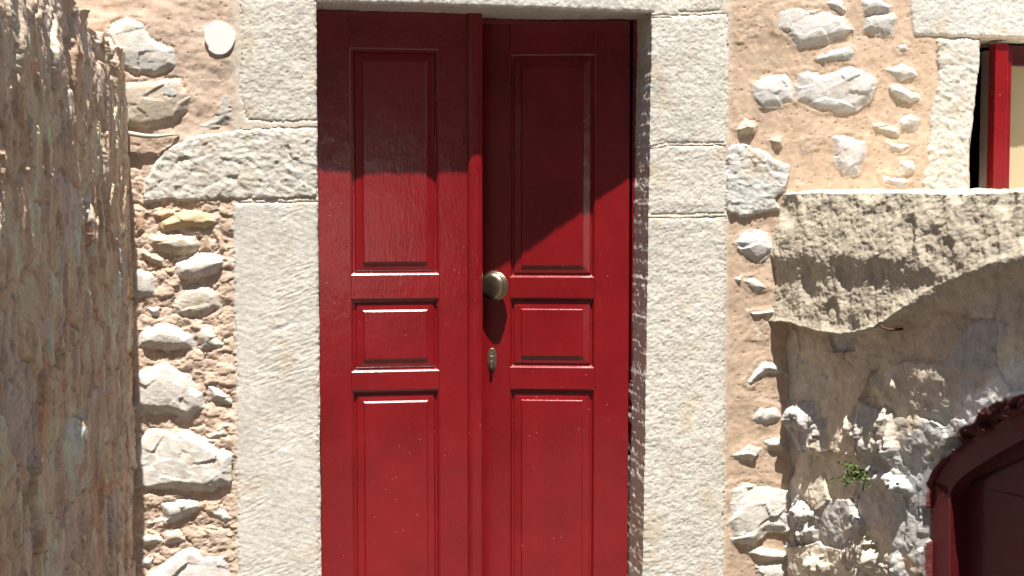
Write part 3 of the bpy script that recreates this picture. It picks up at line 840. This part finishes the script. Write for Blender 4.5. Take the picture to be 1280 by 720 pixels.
# brass knob
kb = loc_r(621, 357)
kpos = Mr @ Vector((kb.x + .004, 0, kb.z))
kax = Vector(nrm)
kax2 = (Matrix.Rotation(R(-22), 3, 'Z') @ kax).normalized()   # the loose knob droops a little to the side
bm = bmesh.new()
add_lathe(bm, kpos, kax, [(-.004, .0), (-.004, .030), (.004, .030), (.006, .024), (.007, .0)], 40)
add_lathe(bm, kpos, kax2, [(.003, .0), (.003, .017), (.014, .016), (.017, .034), (.018, .052), (.020, .056), (.0255, .0565), (.0270, .0530), (.0280, .0450), (.0320, .0450), (.0330, .0525),
                          (.0350, .0555), (.0400, .0555), (.0415, .0520), (.0425, .0440), (.0465, .0440), (.0475, .0500), (.0495, .0520), (.0540, .0515), (.0560, .0490), (.0590, .0460),
                          (.0620, .0400), (.0640, .0320), (.0652, .0200), (.0657, .010), (.0658, .0)], 64)
bm_obj('knob', bm, M_BRASS, right, smooth=True)
# lock plate with a cylinder and a small key tag
kl = loc_r(615, 449)
bm = bmesh.new()
for k in range(2):
    pass
n = 28; rx_, rz_ = .0175, .044
fr = []; bk = []; fr2 = []
for k in range(n):
    a = 2 * math.pi * k / n
    cx_ = math.copysign(abs(math.cos(a)) ** .8, math.cos(a)) * rx_; cz_ = math.copysign(abs(math.sin(a)) ** .8, math.sin(a)) * rz_
    bk.append(bm.verts.new(Mr @ Vector((kl.x + cx_, .001, kl.z + cz_))))
    fr.append(bm.verts.new(Mr @ Vector((kl.x + cx_, -.0025, kl.z + cz_))))
    fr2.append(bm.verts.new(Mr @ Vector((kl.x + cx_ * .85, -.004, kl.z + cz_ * .95))))
for k in range(n):
    bm.faces.new((bk[k], bk[(k + 1) % n], fr[(k + 1) % n], fr[k])); bm.faces.new((fr[k], fr[(k + 1) % n], fr2[(k + 1) % n], fr2[k]))
bm.faces.new(fr2)
add_lathe(bm, Mr @ Vector((kl.x - .001, 0, kl.z + .022)), kax, [(.001, .004), (.006, .004), (.007, .003), (.007, 0)], 14)
vv = add_box(bm, kl.x - .010, kl.x + .009, -.014, -.004, kl.z - .022, kl.z + .016, .004)
bmesh.ops.transform(bm, matrix=Mr, verts=vv)
vv = add_box(bm, kl.x - .007, kl.x + .005, -.020, -.012, kl.z - .036, kl.z - .004, .003)
bmesh.ops.transform(bm, matrix=Mr, verts=vv)
bm_obj('lock', bm, M_STEEL, right, smooth=False)

# door frame: red jamb posts and head behind the stone
bm = bmesh.new()
add_box(bm, fx(791, REV), fx(791, REV) + .085, REV + .006, REV + .10, ZB, ZT + .01, .002)
add_box(bm, lx0 - .06, lx0 - .004, REV + .006, REV + .10, ZB, ZT + .01, .002)
add_box(bm, lx0 - .003, fx(791, REV) - .001, REV + .105, REV + .17, ZT - .028, ZT + .012, .002)
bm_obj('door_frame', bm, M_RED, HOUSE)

# ------------------------------------------------------------------ window on the right
WIN = None
wy = .012
bm = bmesh.new()
a0, a1 = fx(1241, wy), fx(1257, wy)
add_box(bm, a0, a1, wy, wy + .055, WZ0 + .01, WZ1 - .012, .003)
add_box(bm, a1 + .0005, a1 + .022, wy + .014, wy + .05, WZ0 + .011, WZ1 - .035, .002)
bm_obj_frame = None
winp = bm_obj('window', bm, M_RED, HOUSE)
bm = bmesh.new()
add_box(bm, a1 + .023, WX1 - .05, .105, .135, WZ1 - .09, WZ1 - .01, .003)
add_box(bm, a0 + .012, WX1 - .05, .104, .135, WZ0 + .006, WZ0 + .06, .003)
add_box(bm, WX1 - .049, WX1 - .003, .104, .136, WZ0 + .006, WZ1 - .009, .003)
add_box(bm, a0 + .06, a0 + .078, .106, .134, WZ0 + .061, WZ1 - .091, .003)
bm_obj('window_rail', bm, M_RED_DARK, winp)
bm = bmesh.new()
add_box(bm, fx(1236, .075), fx(1236, .075) + .045, .075, .16, WZ0 + .005, WZ1 - .03, .003)
bm_obj('window_post', bm, M_GREYWOOD, winp)
bm = bmesh.new()
add_box(bm, fx(1236, .075) + .05, WX1 - .048, .138, .143, WZ0 + .005, WZ1 - .012)
bm_obj('pane', bm, M_PANE, winp)

# ------------------------------------------------------------------ white disc, pale cable
c = on_y(274.5, 48)
bm = bmesh.new()
n = 48; rad = .053
hd = float(H[snap(c[2] - .05, zs), snap(c[0], xs)]) + .002
fr = []; bk = []; f2 = []
for k in range(n):
    a = 2 * math.pi * k / n
    r_ = rad * (1 + .02 * math.sin(3 * a + 1) + .015 * random.uniform(-1, 1))
    if 3.5 < a < 3.8: r_ *= .93
    dx, dz = r_ * math.cos(a), r_ * 1.1 * math.sin(a)
    bk.append(bm.verts.new((c[0] + dx, .01, c[2] + dz)))
    fr.append(bm.verts.new((c[0] + dx, -hd - .004, c[2] + dz)))
    f2.append(bm.verts.new((c[0] + dx * .95, -hd - .006, c[2] + dz * .95)))
for k in range(n):
    bm.faces.new((bk[k], bk[(k + 1) % n], fr[(k + 1) % n], fr[k])); bm.faces.new((fr[k], fr[(k + 1) % n], f2[(k + 1) % n], f2[k]))
bm.faces.new(f2)
bm_obj('cover_disc', bm, M_WHITE, HOUSE, label='white round disc set in the mortar')
bm = bmesh.new()
pts = []
for a, b, yy in ((150, 165, -.03), (165, 167.5, -.03), (180, 170, -.028), (196, 170.5, -.026), (212, 168.5, -.02), (224, 168, -.006)):
    q = on_y(a, b, yy); pts.append(q)
add_tube(bm, pts, [.009, .009, .0085, .007, .005, .003], 10)
bm_obj('cable', bm, M_ROOT, HOUSE, label='pale cable end lying in the joint above the left block', smooth=True)

# ================================================================== LEFT WALL
XW = fx(168.5)
LW = thing('garden_wall', 'rough brown fieldstone wall in shade, running towards the viewer at the left', 'wall', (XW - .25, -1.9, ZG))
nu, nzz = 520, 760
u = np.linspace(-.0, 4.2, nu)                 # distance in front of the house face
v = np.linspace(0, 1, nzz)
U, VV = np.meshgrid(u, v)
top = 1.945 + .035 * fbm(U, U * 0, 1.3, 3, 801) + .03 * fbm(U, U * 0 + 4, 5, 3, 802)
vcut = .90
Zf = np.where(VV < vcut, ZG + VV / vcut * (top - ZG), top)
k = np.clip((VV - vcut) / (1 - vcut), 0, 1)
Uw = U + .04 * fbm(U, Zf, 2.5, 3, 811) + .03 * fbm(U, Zf, 9, 4, 814); Zw = Zf + .035 * fbm(U, Zf, 2.5, 3, 812) + .008 * fbm(U, Zf, 18, 3, 813)
d1, d2, cx1, cy1, ox, oy = worley(Uw * 6.0, Zw * 5.4, 820)
gap = (d2 - d1)
cellb = rnd(cx1, cy1, 1)
g1, g2, gcx, gcy, gox, goy = worley(Uw * 15 + 3, Zw * 10, 822)
h = .016 * sstep(.0, .10, gap) + .018 * (cellb - .5) + .055 * (rnd(cx1, cy1, 2) - .5) * ox + .016 * (rnd(cx1, cy1, 3) - .5) * oy
h += .010 * (rnd(gcx, gcy, 2) - .5) + .016 * (rnd(gcx, gcy, 3) - .5) * gox + .004 * sstep(0, .1, g2 - g1)
h += facets(Uw * 1.7, Zw * .75, 6, 831, .030) + facets(Uw * 1.6, Zw * .8, 15, 832, .012) + facets(Uw * 1.4, Zw * .8, 36, 833, .005) + .006 * fbm(U, Zf, 30, 4, 834)
# rim: looser stones that catch the sun
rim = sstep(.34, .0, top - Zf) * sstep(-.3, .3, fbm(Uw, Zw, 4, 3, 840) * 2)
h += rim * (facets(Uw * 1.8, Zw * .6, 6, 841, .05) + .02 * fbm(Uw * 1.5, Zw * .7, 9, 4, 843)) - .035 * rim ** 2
h = h * .66
Xf = XW - .030 + h
back = k * .55
Zt = Zf + np.where(k > 0, facets(Uw + 9, back * 1.0, 7, 851, .04) * sstep(0, .1, k) + .02 * fbm(U, back, 20, 3, 852) - .06 * sstep(0, .4, k), 0)
Xf = Xf - back
tone = np.array([[.45, .36, .26], [.41, .35, .28], [.47, .385, .285], [.38, .345, .30], [.44, .37, .285], [.44, .32, .22], [.50, .44, .36]])
idx = (rnd(cx1, cy1, 5) * 6.99).astype(int)
Cc = tone[idx] * 1.42 * (1 + .28 * fbm(U, Zf, 5, 4, 861)[..., None]) * (.76 + .48 * rnd(gcx, gcy, 7)[..., None])
m2 = np.clip(fbm(Uw, Zw * 1.5, 5, 5, 862) * 2.4 - .1, 0, 1)[..., None] * .75
Cc = Cc * (1 - m2) + np.array([.56, .43, .30]) * m2
m3 = np.clip(fbm(Uw, Zw * 1.2, 9, 5, 863) * 2.6 - .5, 0, 1)[..., None] * .7
Cc = Cc * (1 - m3) + np.array([.45, .42, .38]) * m3
m4 = np.clip(fbm(Uw, Zw * 1.2, 7, 5, 864) * 3 - .6, 0, 1)[..., None] * .7
Cc = Cc * (1 - m4) + np.array([.42, .20, .11]) * m4
crack = (1 - sstep(0, .05, gap))[..., None] * .5 * np.clip(.5 + fbm(U, Zf, 6, 2, 865) * 1.5, 0, 1)[..., None]
crack = np.maximum(crack, (1 - sstep(0, .07, g2 - g1))[..., None] * .55 * np.clip(fbm(U, Zf, 5, 3, 867) * 2.4 + .3, 0, 1)[..., None])
Cc = Cc * (1 - crack) + np.array([.13, .10, .075]) * crack
pr = (rim * .75)[..., None]  # rim painted paler to stand in for sun highlights
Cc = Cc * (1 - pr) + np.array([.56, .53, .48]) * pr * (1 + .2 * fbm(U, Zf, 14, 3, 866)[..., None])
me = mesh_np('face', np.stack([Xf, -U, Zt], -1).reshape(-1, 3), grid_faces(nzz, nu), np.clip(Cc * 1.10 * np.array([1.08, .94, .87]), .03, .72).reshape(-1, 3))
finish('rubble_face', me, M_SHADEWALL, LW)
bm = bmesh.new()
add_box(bm, XW - .62, XW - .14, -4.19, -.03, ZG, 1.80)
add_box(bm, XW - .139, XW - .09, -4.22, -4.15, ZG, 1.78)
bm_obj('wall_core', bm, simple('wall_core_stone', (.30, .25, .19), .9, 0, .3, 6, .8), LW)

# ================================================================== RIGHT ANNEX (landing block with an arched door)
BETA = R(22)
P0 = on_y(986, 300)
P0 = np.array([P0[0], 0, 0])
nA = np.array([-math.cos(BETA), -math.sin(BETA), 0])
tA = np.array([math.sin(BETA), -math.cos(BETA), 0])
SL = .042
AN = thing('landing_block', 'rough stone landing block with plastered top course and an arched red doorway', 'outbuilding', tuple(P0 + tA * .8 - nA * .6 + np.array([0, 0, ZG])))
def on_a(px, py, lift=0.0):
    q = on_plane(px, py, P0 + nA * lift, nA)
    return float(np.dot(q - P0, tA)), float(q[2])
ZTOP = on_a(1000, 242, SL)[1] + .0
nt_, nz_ = 560, 600
tt = np.linspace(-.25, 2.3, nt_)
v = np.linspace(0, 1, nz_)
T, VV = np.meshgrid(tt, v)
vcut = .86
topA = ZTOP + .012 * fbm(T, T * 0, 3, 3, 901) + .006 * fbm(T, T * 0, 18, 3, 902)
ZA = np.where(VV < vcut, ZG + VV / vcut * (topA - ZG), topA)
k = np.clip((VV - vcut) / (1 - vcut), 0, 1)
Tw = T + .012 * fbm(T, ZA, 9, 4, 911) + .005 * fbm(T, ZA, 40, 3, 913); Zw = ZA + .012 * fbm(T, ZA, 9, 4, 912) + .004 * fbm(T, ZA, 40, 3, 914)
edge_px = [(955, 398), (970, 400), (1000, 403), (1030, 413), (1060, 416), (1095, 412), (1120, 398), (1145, 380), (1160, 369), (1180, 355), (1200, 347), (1240, 332), (1278, 320)]
ep = np.array([on_a(a, b, SL * .6) for a, b in edge_px])
ep = np.vstack([ep, [ep[-1, 0] + .3, ep[-1, 1] + .02], [3, ep[-1, 1] + .02]])
edge = np.interp(Tw, ep[:, 0], ep[:, 1])
sd_s = Zw - edge + .004 * fbm(T, ZA, 30, 3, 915)
tr = .012 + .11 * sstep(on_a(1120, 380)[0], on_a(1180, 380)[0], T)
slab = sstep(-tr, .0, sd_s)
# plastered upper part: trowelled, pitted and slumped
hs = .008 * fbm(T, ZA, 5, 4, 921) + .007 * fbm(T * .8, ZA, 16, 4, 922) + .0038 * fbm(T, ZA, 55, 3, 923) + .0018 * noise(T * 150, ZA * 150, 924) + .005 * fbm(T * 2.2, ZA * .7, 18, 3, 926)
q1, _, qx, qy, _, _ = worley(Tw * 9, Zw * 6.5, 925)
hs -= .012 * (rnd(qx, qy, 3) > .6) * sstep(.5, .2, q1)
hs += .020 * sstep(.0, .22, topA - ZA) * sstep(.32, .22, topA - ZA)   # slight belly
hs += .035 * np.clip(1 - (topA - ZA) / .45, 0, 1) * -1 + .02          # leans back towards the top so the sun rakes it
hs += .012 * np.exp(-np.clip(sd_s, 0, 1) / .02)
# lower masonry
d1, d2, c1, c2, ox, oy = worley(Tw * 5.0, Zw * 5.6, 931)
gap = d2 - d1
hl = .004 * sstep(0, .35, gap) + .02 * (rnd(c1, c2, 1) - .5) + .04 * (rnd(c1, c2, 2) - .5) * ox + .03 * (rnd(c1, c2, 3) - .5) * oy
hl += facets(Tw * 1.4, Zw * .8, 10, 932, .012) + facets(Tw, Zw, 30, 933, .005) + .005 * fbm(T, ZA, 30, 4, 934) + .02 * fbm(T, ZA, 3, 3, 935)
def gob(px, py, rt, rz_, amp, sh=.7):
    a, b = on_a(px, py)
    global hl
    rr_ = np.hypot((Tw - a) / rt, (Zw - b) / rz_)
    rr_ = rr_ + .6 * fbm(T * 1.3, ZA * .8, 13, 4, int(px)) + .8 * facets(Tw * 1.5, Zw * .7, 12, int(px) + 7, 1.0)
    hl = hl + amp * (.45 + .55 * sstep(-.4, .4, fbm(T * 1.6, ZA * .6, 16, 4, int(py)) * 2)) * sstep(1.05, .15, rr_)
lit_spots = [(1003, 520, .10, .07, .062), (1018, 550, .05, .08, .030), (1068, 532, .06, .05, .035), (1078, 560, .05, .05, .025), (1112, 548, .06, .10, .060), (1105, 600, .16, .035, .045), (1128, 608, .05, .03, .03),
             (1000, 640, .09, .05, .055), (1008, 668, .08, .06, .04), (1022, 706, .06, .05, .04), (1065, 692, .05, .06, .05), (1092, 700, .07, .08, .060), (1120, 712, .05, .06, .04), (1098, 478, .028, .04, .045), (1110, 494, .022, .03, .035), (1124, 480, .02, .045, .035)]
for q in lit_spots: gob(*q)
HA = hl * (1 - slab) + (SL + hs) * slab
# arch opening
arch_px = [(1160, 1000), (1160, 720), (1160, 650), (1160, 605), (1168, 588), (1182, 572), (1205, 556), (1230, 540), (1258, 524), (1278, 513)]
ap = [on_a(a, b) for a, b in arch_px]
tc_ = ap[-1][0] + .16; za = ap[-1][1] + .045
def chaikin(p, n=2):
    for _ in range(n):
        o_ = [p[0]]
        for a_, b_ in zip(p, p[1:]):
            o_ += [(.75 * a_[0] + .25 * b_[0], .75 * a_[1] + .25 * b_[1]), (.25 * a_[0] + .75 * b_[0], .25 * a_[1] + .75 * b_[1])]
        o_.append(p[-1]); p = o_
    return p
ap = ap[:3] + chaikin(ap[3:] + [(tc_ - .05, za - .004)], 2)
right_side = [(2 * tc_ - a, b) for a, b in ap]
arch = ap + [(tc_, za)] + right_side[::-1]
ap_ = [(a, max(b, ZG - .2)) for a, b in arch]
ap_[0] = (ap_[0][0], ZG - .2); ap_[-1] = (ap_[-1][0], ZG - .2)
sda = poly_sd(Tw, Zw, ap_)
sd_pure = poly_sd(T, ZA, ap_)
HA = np.where(sda > -.03, HA * (1 - sstep(-.10, -.0, sda) * .6), HA)
HA -= .24 * sstep(-.002, .012, sda * .25 + sd_pure * .75)
HA -= .03 * sstep(-.045, -.03, sda) * sstep(.02, .3, fbm(T, ZA, 12, 3, 941) * 1.5)
XY = P0[None, None, :] + T[..., None] * tA + (HA - k * 1.5)[..., None] * nA
ZAo = ZA + np.where(k > 0, .012 * fbm(T, k * 1.5, 12, 4, 951) * sstep(0, .05, k) + .010 * sstep(0, .03, k), 0)
XY[..., 2] = ZAo
stu = np.array([.50, .44, .345])
Cs_ = stu * (1 + .12 * fbm(T, ZA, 9, 4, 961)[..., None])
d = np.clip(fbm(T, ZA, 22, 4, 962) * 2.4 - .3, 0, 1)[..., None] * .4
Cs_ = Cs_ * (1 - d) + np.array([.34, .27, .20]) * d
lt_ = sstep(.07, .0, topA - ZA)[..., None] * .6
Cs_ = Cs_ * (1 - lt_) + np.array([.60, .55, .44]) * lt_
tone2 = np.array([[.48, .42, .35], [.53, .45, .35], [.40, .38, .36], [.55, .48, .38], [.45, .41, .35], [.50, .41, .31]])
Cl = tone2[(rnd(c1, c2, 5) * 5.99).astype(int)] * (1 + .25 * fbm(T, ZA, 8, 4, 963)[..., None])
m = np.clip(fbm(Tw, Zw, 7, 5, 964) * 2.6 - .1, 0, 1)[..., None] * .8
Cl = Cl * (1 - m) + np.array([.53, .45, .35]) * m
m = np.clip(fbm(Tw * 1.5, Zw, 9, 5, 965) * 2.6 - .5, 0, 1)[..., None] * .7
Cl = Cl * (1 - m) + np.array([.34, .35, .36]) * m
m = np.clip(fbm(Tw * 1.8, Zw * .8, 10, 4, 966) * 3 - 1.05, 0, 1)[..., None] * .6
Cl = Cl * (1 - m) + np.array([.35, .15, .10]) * m
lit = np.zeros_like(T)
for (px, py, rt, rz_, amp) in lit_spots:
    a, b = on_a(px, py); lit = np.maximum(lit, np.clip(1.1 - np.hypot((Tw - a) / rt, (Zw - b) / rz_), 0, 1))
Cl = Cl * (1 - .3 * lit[..., None]) + np.array([.50, .47, .42]) * .3 * lit[..., None]  # sunlight on the bulges also put into the colour, slightly whitened
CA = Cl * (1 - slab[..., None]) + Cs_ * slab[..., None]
# grey cement collar round the arch, with a white limewashed run and bare red earth showing through
col_w = sstep(-.20, -.13, sda) * sstep(-.3, .2, fbm(T, ZA, 8, 3, 971) * 2 + .4)
CA = CA * (1 - col_w[..., None] * .8) + np.array([.40, .41, .41]) * col_w[..., None] * .8
a0_, b0_ = on_a(1225, 495)
ang = sstep(on_a(1185, 500)[0], on_a(1205, 500)[0], T)
whit = sstep(-.16, -.12, sda + .05 * fbm(T, ZA, 8, 4, 974)) * ang * sstep(-.25, 0, fbm(T, ZA, 10, 3, 972) + .15)
CA = CA * (1 - whit[..., None] * .8) + np.array([.66, .64, .60]) * whit[..., None] * .8
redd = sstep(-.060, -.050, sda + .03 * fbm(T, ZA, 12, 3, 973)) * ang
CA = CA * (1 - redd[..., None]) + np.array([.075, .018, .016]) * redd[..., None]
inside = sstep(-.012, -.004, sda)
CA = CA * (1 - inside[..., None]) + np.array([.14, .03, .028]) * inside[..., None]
Qa = grid_faces(nz_, nt_)
La = ((sd_s[:-1, :-1] > -tr[:-1, :-1] * .5)).reshape(-1)
CA = CA * (1 + .25 * (1 - slab) * (sda < -.05))[..., None]
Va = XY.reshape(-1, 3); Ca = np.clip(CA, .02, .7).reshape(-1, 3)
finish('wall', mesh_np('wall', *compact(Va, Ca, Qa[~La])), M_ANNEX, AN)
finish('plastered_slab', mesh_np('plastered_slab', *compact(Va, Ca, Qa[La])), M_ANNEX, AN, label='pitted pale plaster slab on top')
# solid body behind
bm = bmesh.new()
vv = add_box(bm, 0, 2.3, -1.5, -.22, ZG, ZTOP - .03)
Mb = Matrix(((tA[0], nA[0], 0, P0[0]), (tA[1], nA[1], 0, P0[1]), (0, 0, 1, 0), (0, 0, 0, 1)))
bmesh.ops.transform(bm, matrix=Mb, verts=vv)
vv = add_box(bm, 2.24, 2.3, -.219, -.01, ZG, ZTOP - .03)
bmesh.ops.transform(bm, matrix=Mb, verts=vv)
bm_obj('core', bm, simple('annex_core', (.36, .30, .23), .9, 0, .2, 8, .6), AN)

# arched door: frame band and boards
def arch_out(off):
    """offset copy of the arch outline, shrunk by off"""
    pts = [(a, b) for a, b in ap_]
    out = []
    n = len(pts)
    for i in range(n):
        p = Vector(pts[i]); a = Vector(pts[i - 1]) if i > 0 else p - Vector((0, 1)); c2_ = Vector(pts[i + 1]) if i < n - 1 else p + Vector((0, -1))
        if i == 0: a = p - (c2_ - p)
        if i == n - 1: c2_ = p + (p - a)
        dd = (c2_ - a).normalized()
        nn = Vector((dd.y, -dd.x))
        out.append((p.x + nn.x * off, p.y + nn.y * off if 0 < i < n - 1 else p.y))
    return out
def to3(a, b, lift): 
    q = P0 + tA * a + nA * lift; return (q[0], q[1], b)
def band(o0, o1, l0, l1, bevel=.003):
    """solid arch band between two offsets, front at lift l0, back at l1"""
    A_, B_ = arch_out(o0), arch_out(o1)
    A1, B1 = arch_out(o0 + bevel), arch_out(o1 - bevel)
    bm = bmesh.new()
    sec = []
    for i in range(len(A_)):
        sec.append([bm.verts.new(to3(*A_[i], l1)), bm.verts.new(to3(*A_[i], l0 - bevel)), bm.verts.new(to3(*A1[i], l0)),
                    bm.verts.new(to3(*B1[i], l0)), bm.verts.new(to3(*B_[i], l0 - bevel)), bm.verts.new(to3(*B_[i], l1))])
    for p, q in zip(sec, sec[1:]):
        for k in range(6): bm.faces.new((p[k], p[(k + 1) % 6], q[(k + 1) % 6], q[k]))
    bm.faces.new(sec[0]); bm.faces.new(sec[-1][::-1])
    return bm
def board(off, l0, l1):
    A_ = arch_out(off)
    bm = bmesh.new()
    f = [bm.verts.new(to3(a, b, l0)) for a, b in A_]; k_ = [bm.verts.new(to3(a, b, l1)) for a, b in A_]
    bm.faces.new(f); bm.faces.new(k_[::-1])
    for i in range(len(f)): bm.faces.new((f[i], f[(i + 1) % len(f)], k_[(i + 1) % len(f)], k_[i]))
    return bm
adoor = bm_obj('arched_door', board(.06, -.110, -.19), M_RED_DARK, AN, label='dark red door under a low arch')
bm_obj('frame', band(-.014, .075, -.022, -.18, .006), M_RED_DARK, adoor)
# rusty bent rod sticking out of the joint
bm = bmesh.new()
pts = []
for a, b, l in ((1097, 399, .062), (1099, 405, .070), (1104, 410, .075), (1112, 412, .07), (1120, 412, .055), (1128, 411, .02)):
    q = on_plane(a, b, P0 + nA * l, nA); pts.append(q)
add_tube(bm, pts, [.0035, .004, .0045, .0045, .0045, .005], 8)
bm_obj('bent_rod', bm, M_RUST, AN, label='rusty bent iron rod under the plaster edge', smooth=True)

# ================================================================== WEED
wp = on_plane(1076, 596, P0 + nA * .05, nA)
WD = thing('weed', 'small green weed growing out of a crack in the shaded wall', 'plant', tuple(wp))
rw = random.Random(3)
bs = bmesh.new(); bl = bmesh.new()
for s in range(26):
    a = rw.uniform(-1, 1)
    tip = Vector(wp) + Vector(tA) * (.075 * a) + Vector(nA) * rw.uniform(.03, .07) + Vector((0, 0, rw.uniform(-.05, .055)))
    base = Vector(wp) - Vector(nA) * .03 + Vector((0, 0, rw.uniform(-.015, .01)))
    mid = (tip + base) / 2 + Vector((0, 0, .012))
    add_tube(bs, [base, mid, tip], [.0014, .0011, .0006], 5)
    for j in range(9):
        f = rw.uniform(.35, 1.05)
        c_ = base.lerp(mid, min(1, f * 2)) if f < .5 else mid.lerp(tip, (f - .5) * 2)
        d_ = Vector((rw.uniform(-1, 1), rw.uniform(-1, 1), rw.uniform(-.5, 1))).normalized()
        s_ = d_.cross(Vector((rw.uniform(-1, 1), rw.uniform(-1, 1), rw.uniform(-1, 1)))).normalized()
        L_ = rw.uniform(.009, .017); w_ = L_ * .38
        nn = d_.cross(s_) * L_ * .15
        p = [c_, c_ + d_ * L_ * .45 + s_ * w_ + nn, c_ + d_ * L_, c_ + d_ * L_ * .45 - s_ * w_ + nn]
        vs2 = [bl.verts.new(q) for q in p]
        bl.faces.new(vs2[:3]); bl.faces.new((vs2[0], vs2[2], vs2[3]))
bm_obj('stem', bs, M_STEM, WD, smooth=True)
bm_obj('foliage', bl, M_LEAF, WD)

# ================================================================== STREET SIDE BEHIND THE VIEWER (unseen, added for the door's sheen and shade)
OP = thing('added_opposite_house', 'unseen plain house added behind the viewer to block sky and darken the door', 'house', (0, -11, ZG))
bm = bmesh.new()
add_box(bm, -9, .1, -12, -8.6, ZG, 8.2)
add_box(bm, 1.5, 9, -12, -8.6, ZG, 8.2)
add_box(bm, .101, 1.499, -11.9, -8.7, 2.25, 8.1)     # passage bridged over so only low sky and slope reflect in the door
bm_obj('wall', bm, M_OPPO, OP)
bm = bmesh.new()
sv = [bm.verts.new(p) for p in ((-12, -22, ZG + .004), (16, -22, ZG + .004), (22, -95, ZG + 3.6), (-18, -95, ZG + 3.6))]
bm.faces.new(sv)
sq = bm_obj('sheen_slope', bm, simple('pale_sheen_slope', (.74, .71, .66), .9, 0, .08, 1.5, .2))  # unseen slope, added so its sunlit face reflects in the left leaf
sq['kind'] = 'structure'; sq['label'] = 'unseen pale slope added to reflect a sheen in the door'; sq['category'] = 'slope'
bm = bmesh.new()
add_box(bm, -9.2, .2, -12.2, -8.45, 8.201, 8.35, .02)
add_box(bm, .201, 9.2, -12.2, -8.45, 8.201, 8.35, .02)
bm_obj('roof', bm, M_TILE, OP)
bm = bmesh.new()
add_box(bm, -3.4, -2.4, -8.598, -8.55, ZG + .02, 2.0, .01)
bm_obj('door', bm, M_GREYWOOD, OP)
for x in (-5.5, 2.5, 4.9):
    bm = bmesh.new(); add_box(bm, x, x + .9, -8.598, -8.55, 1.0, 2.2, .01)
    bm_obj('shutter', bm, M_GREYWOOD, OP)
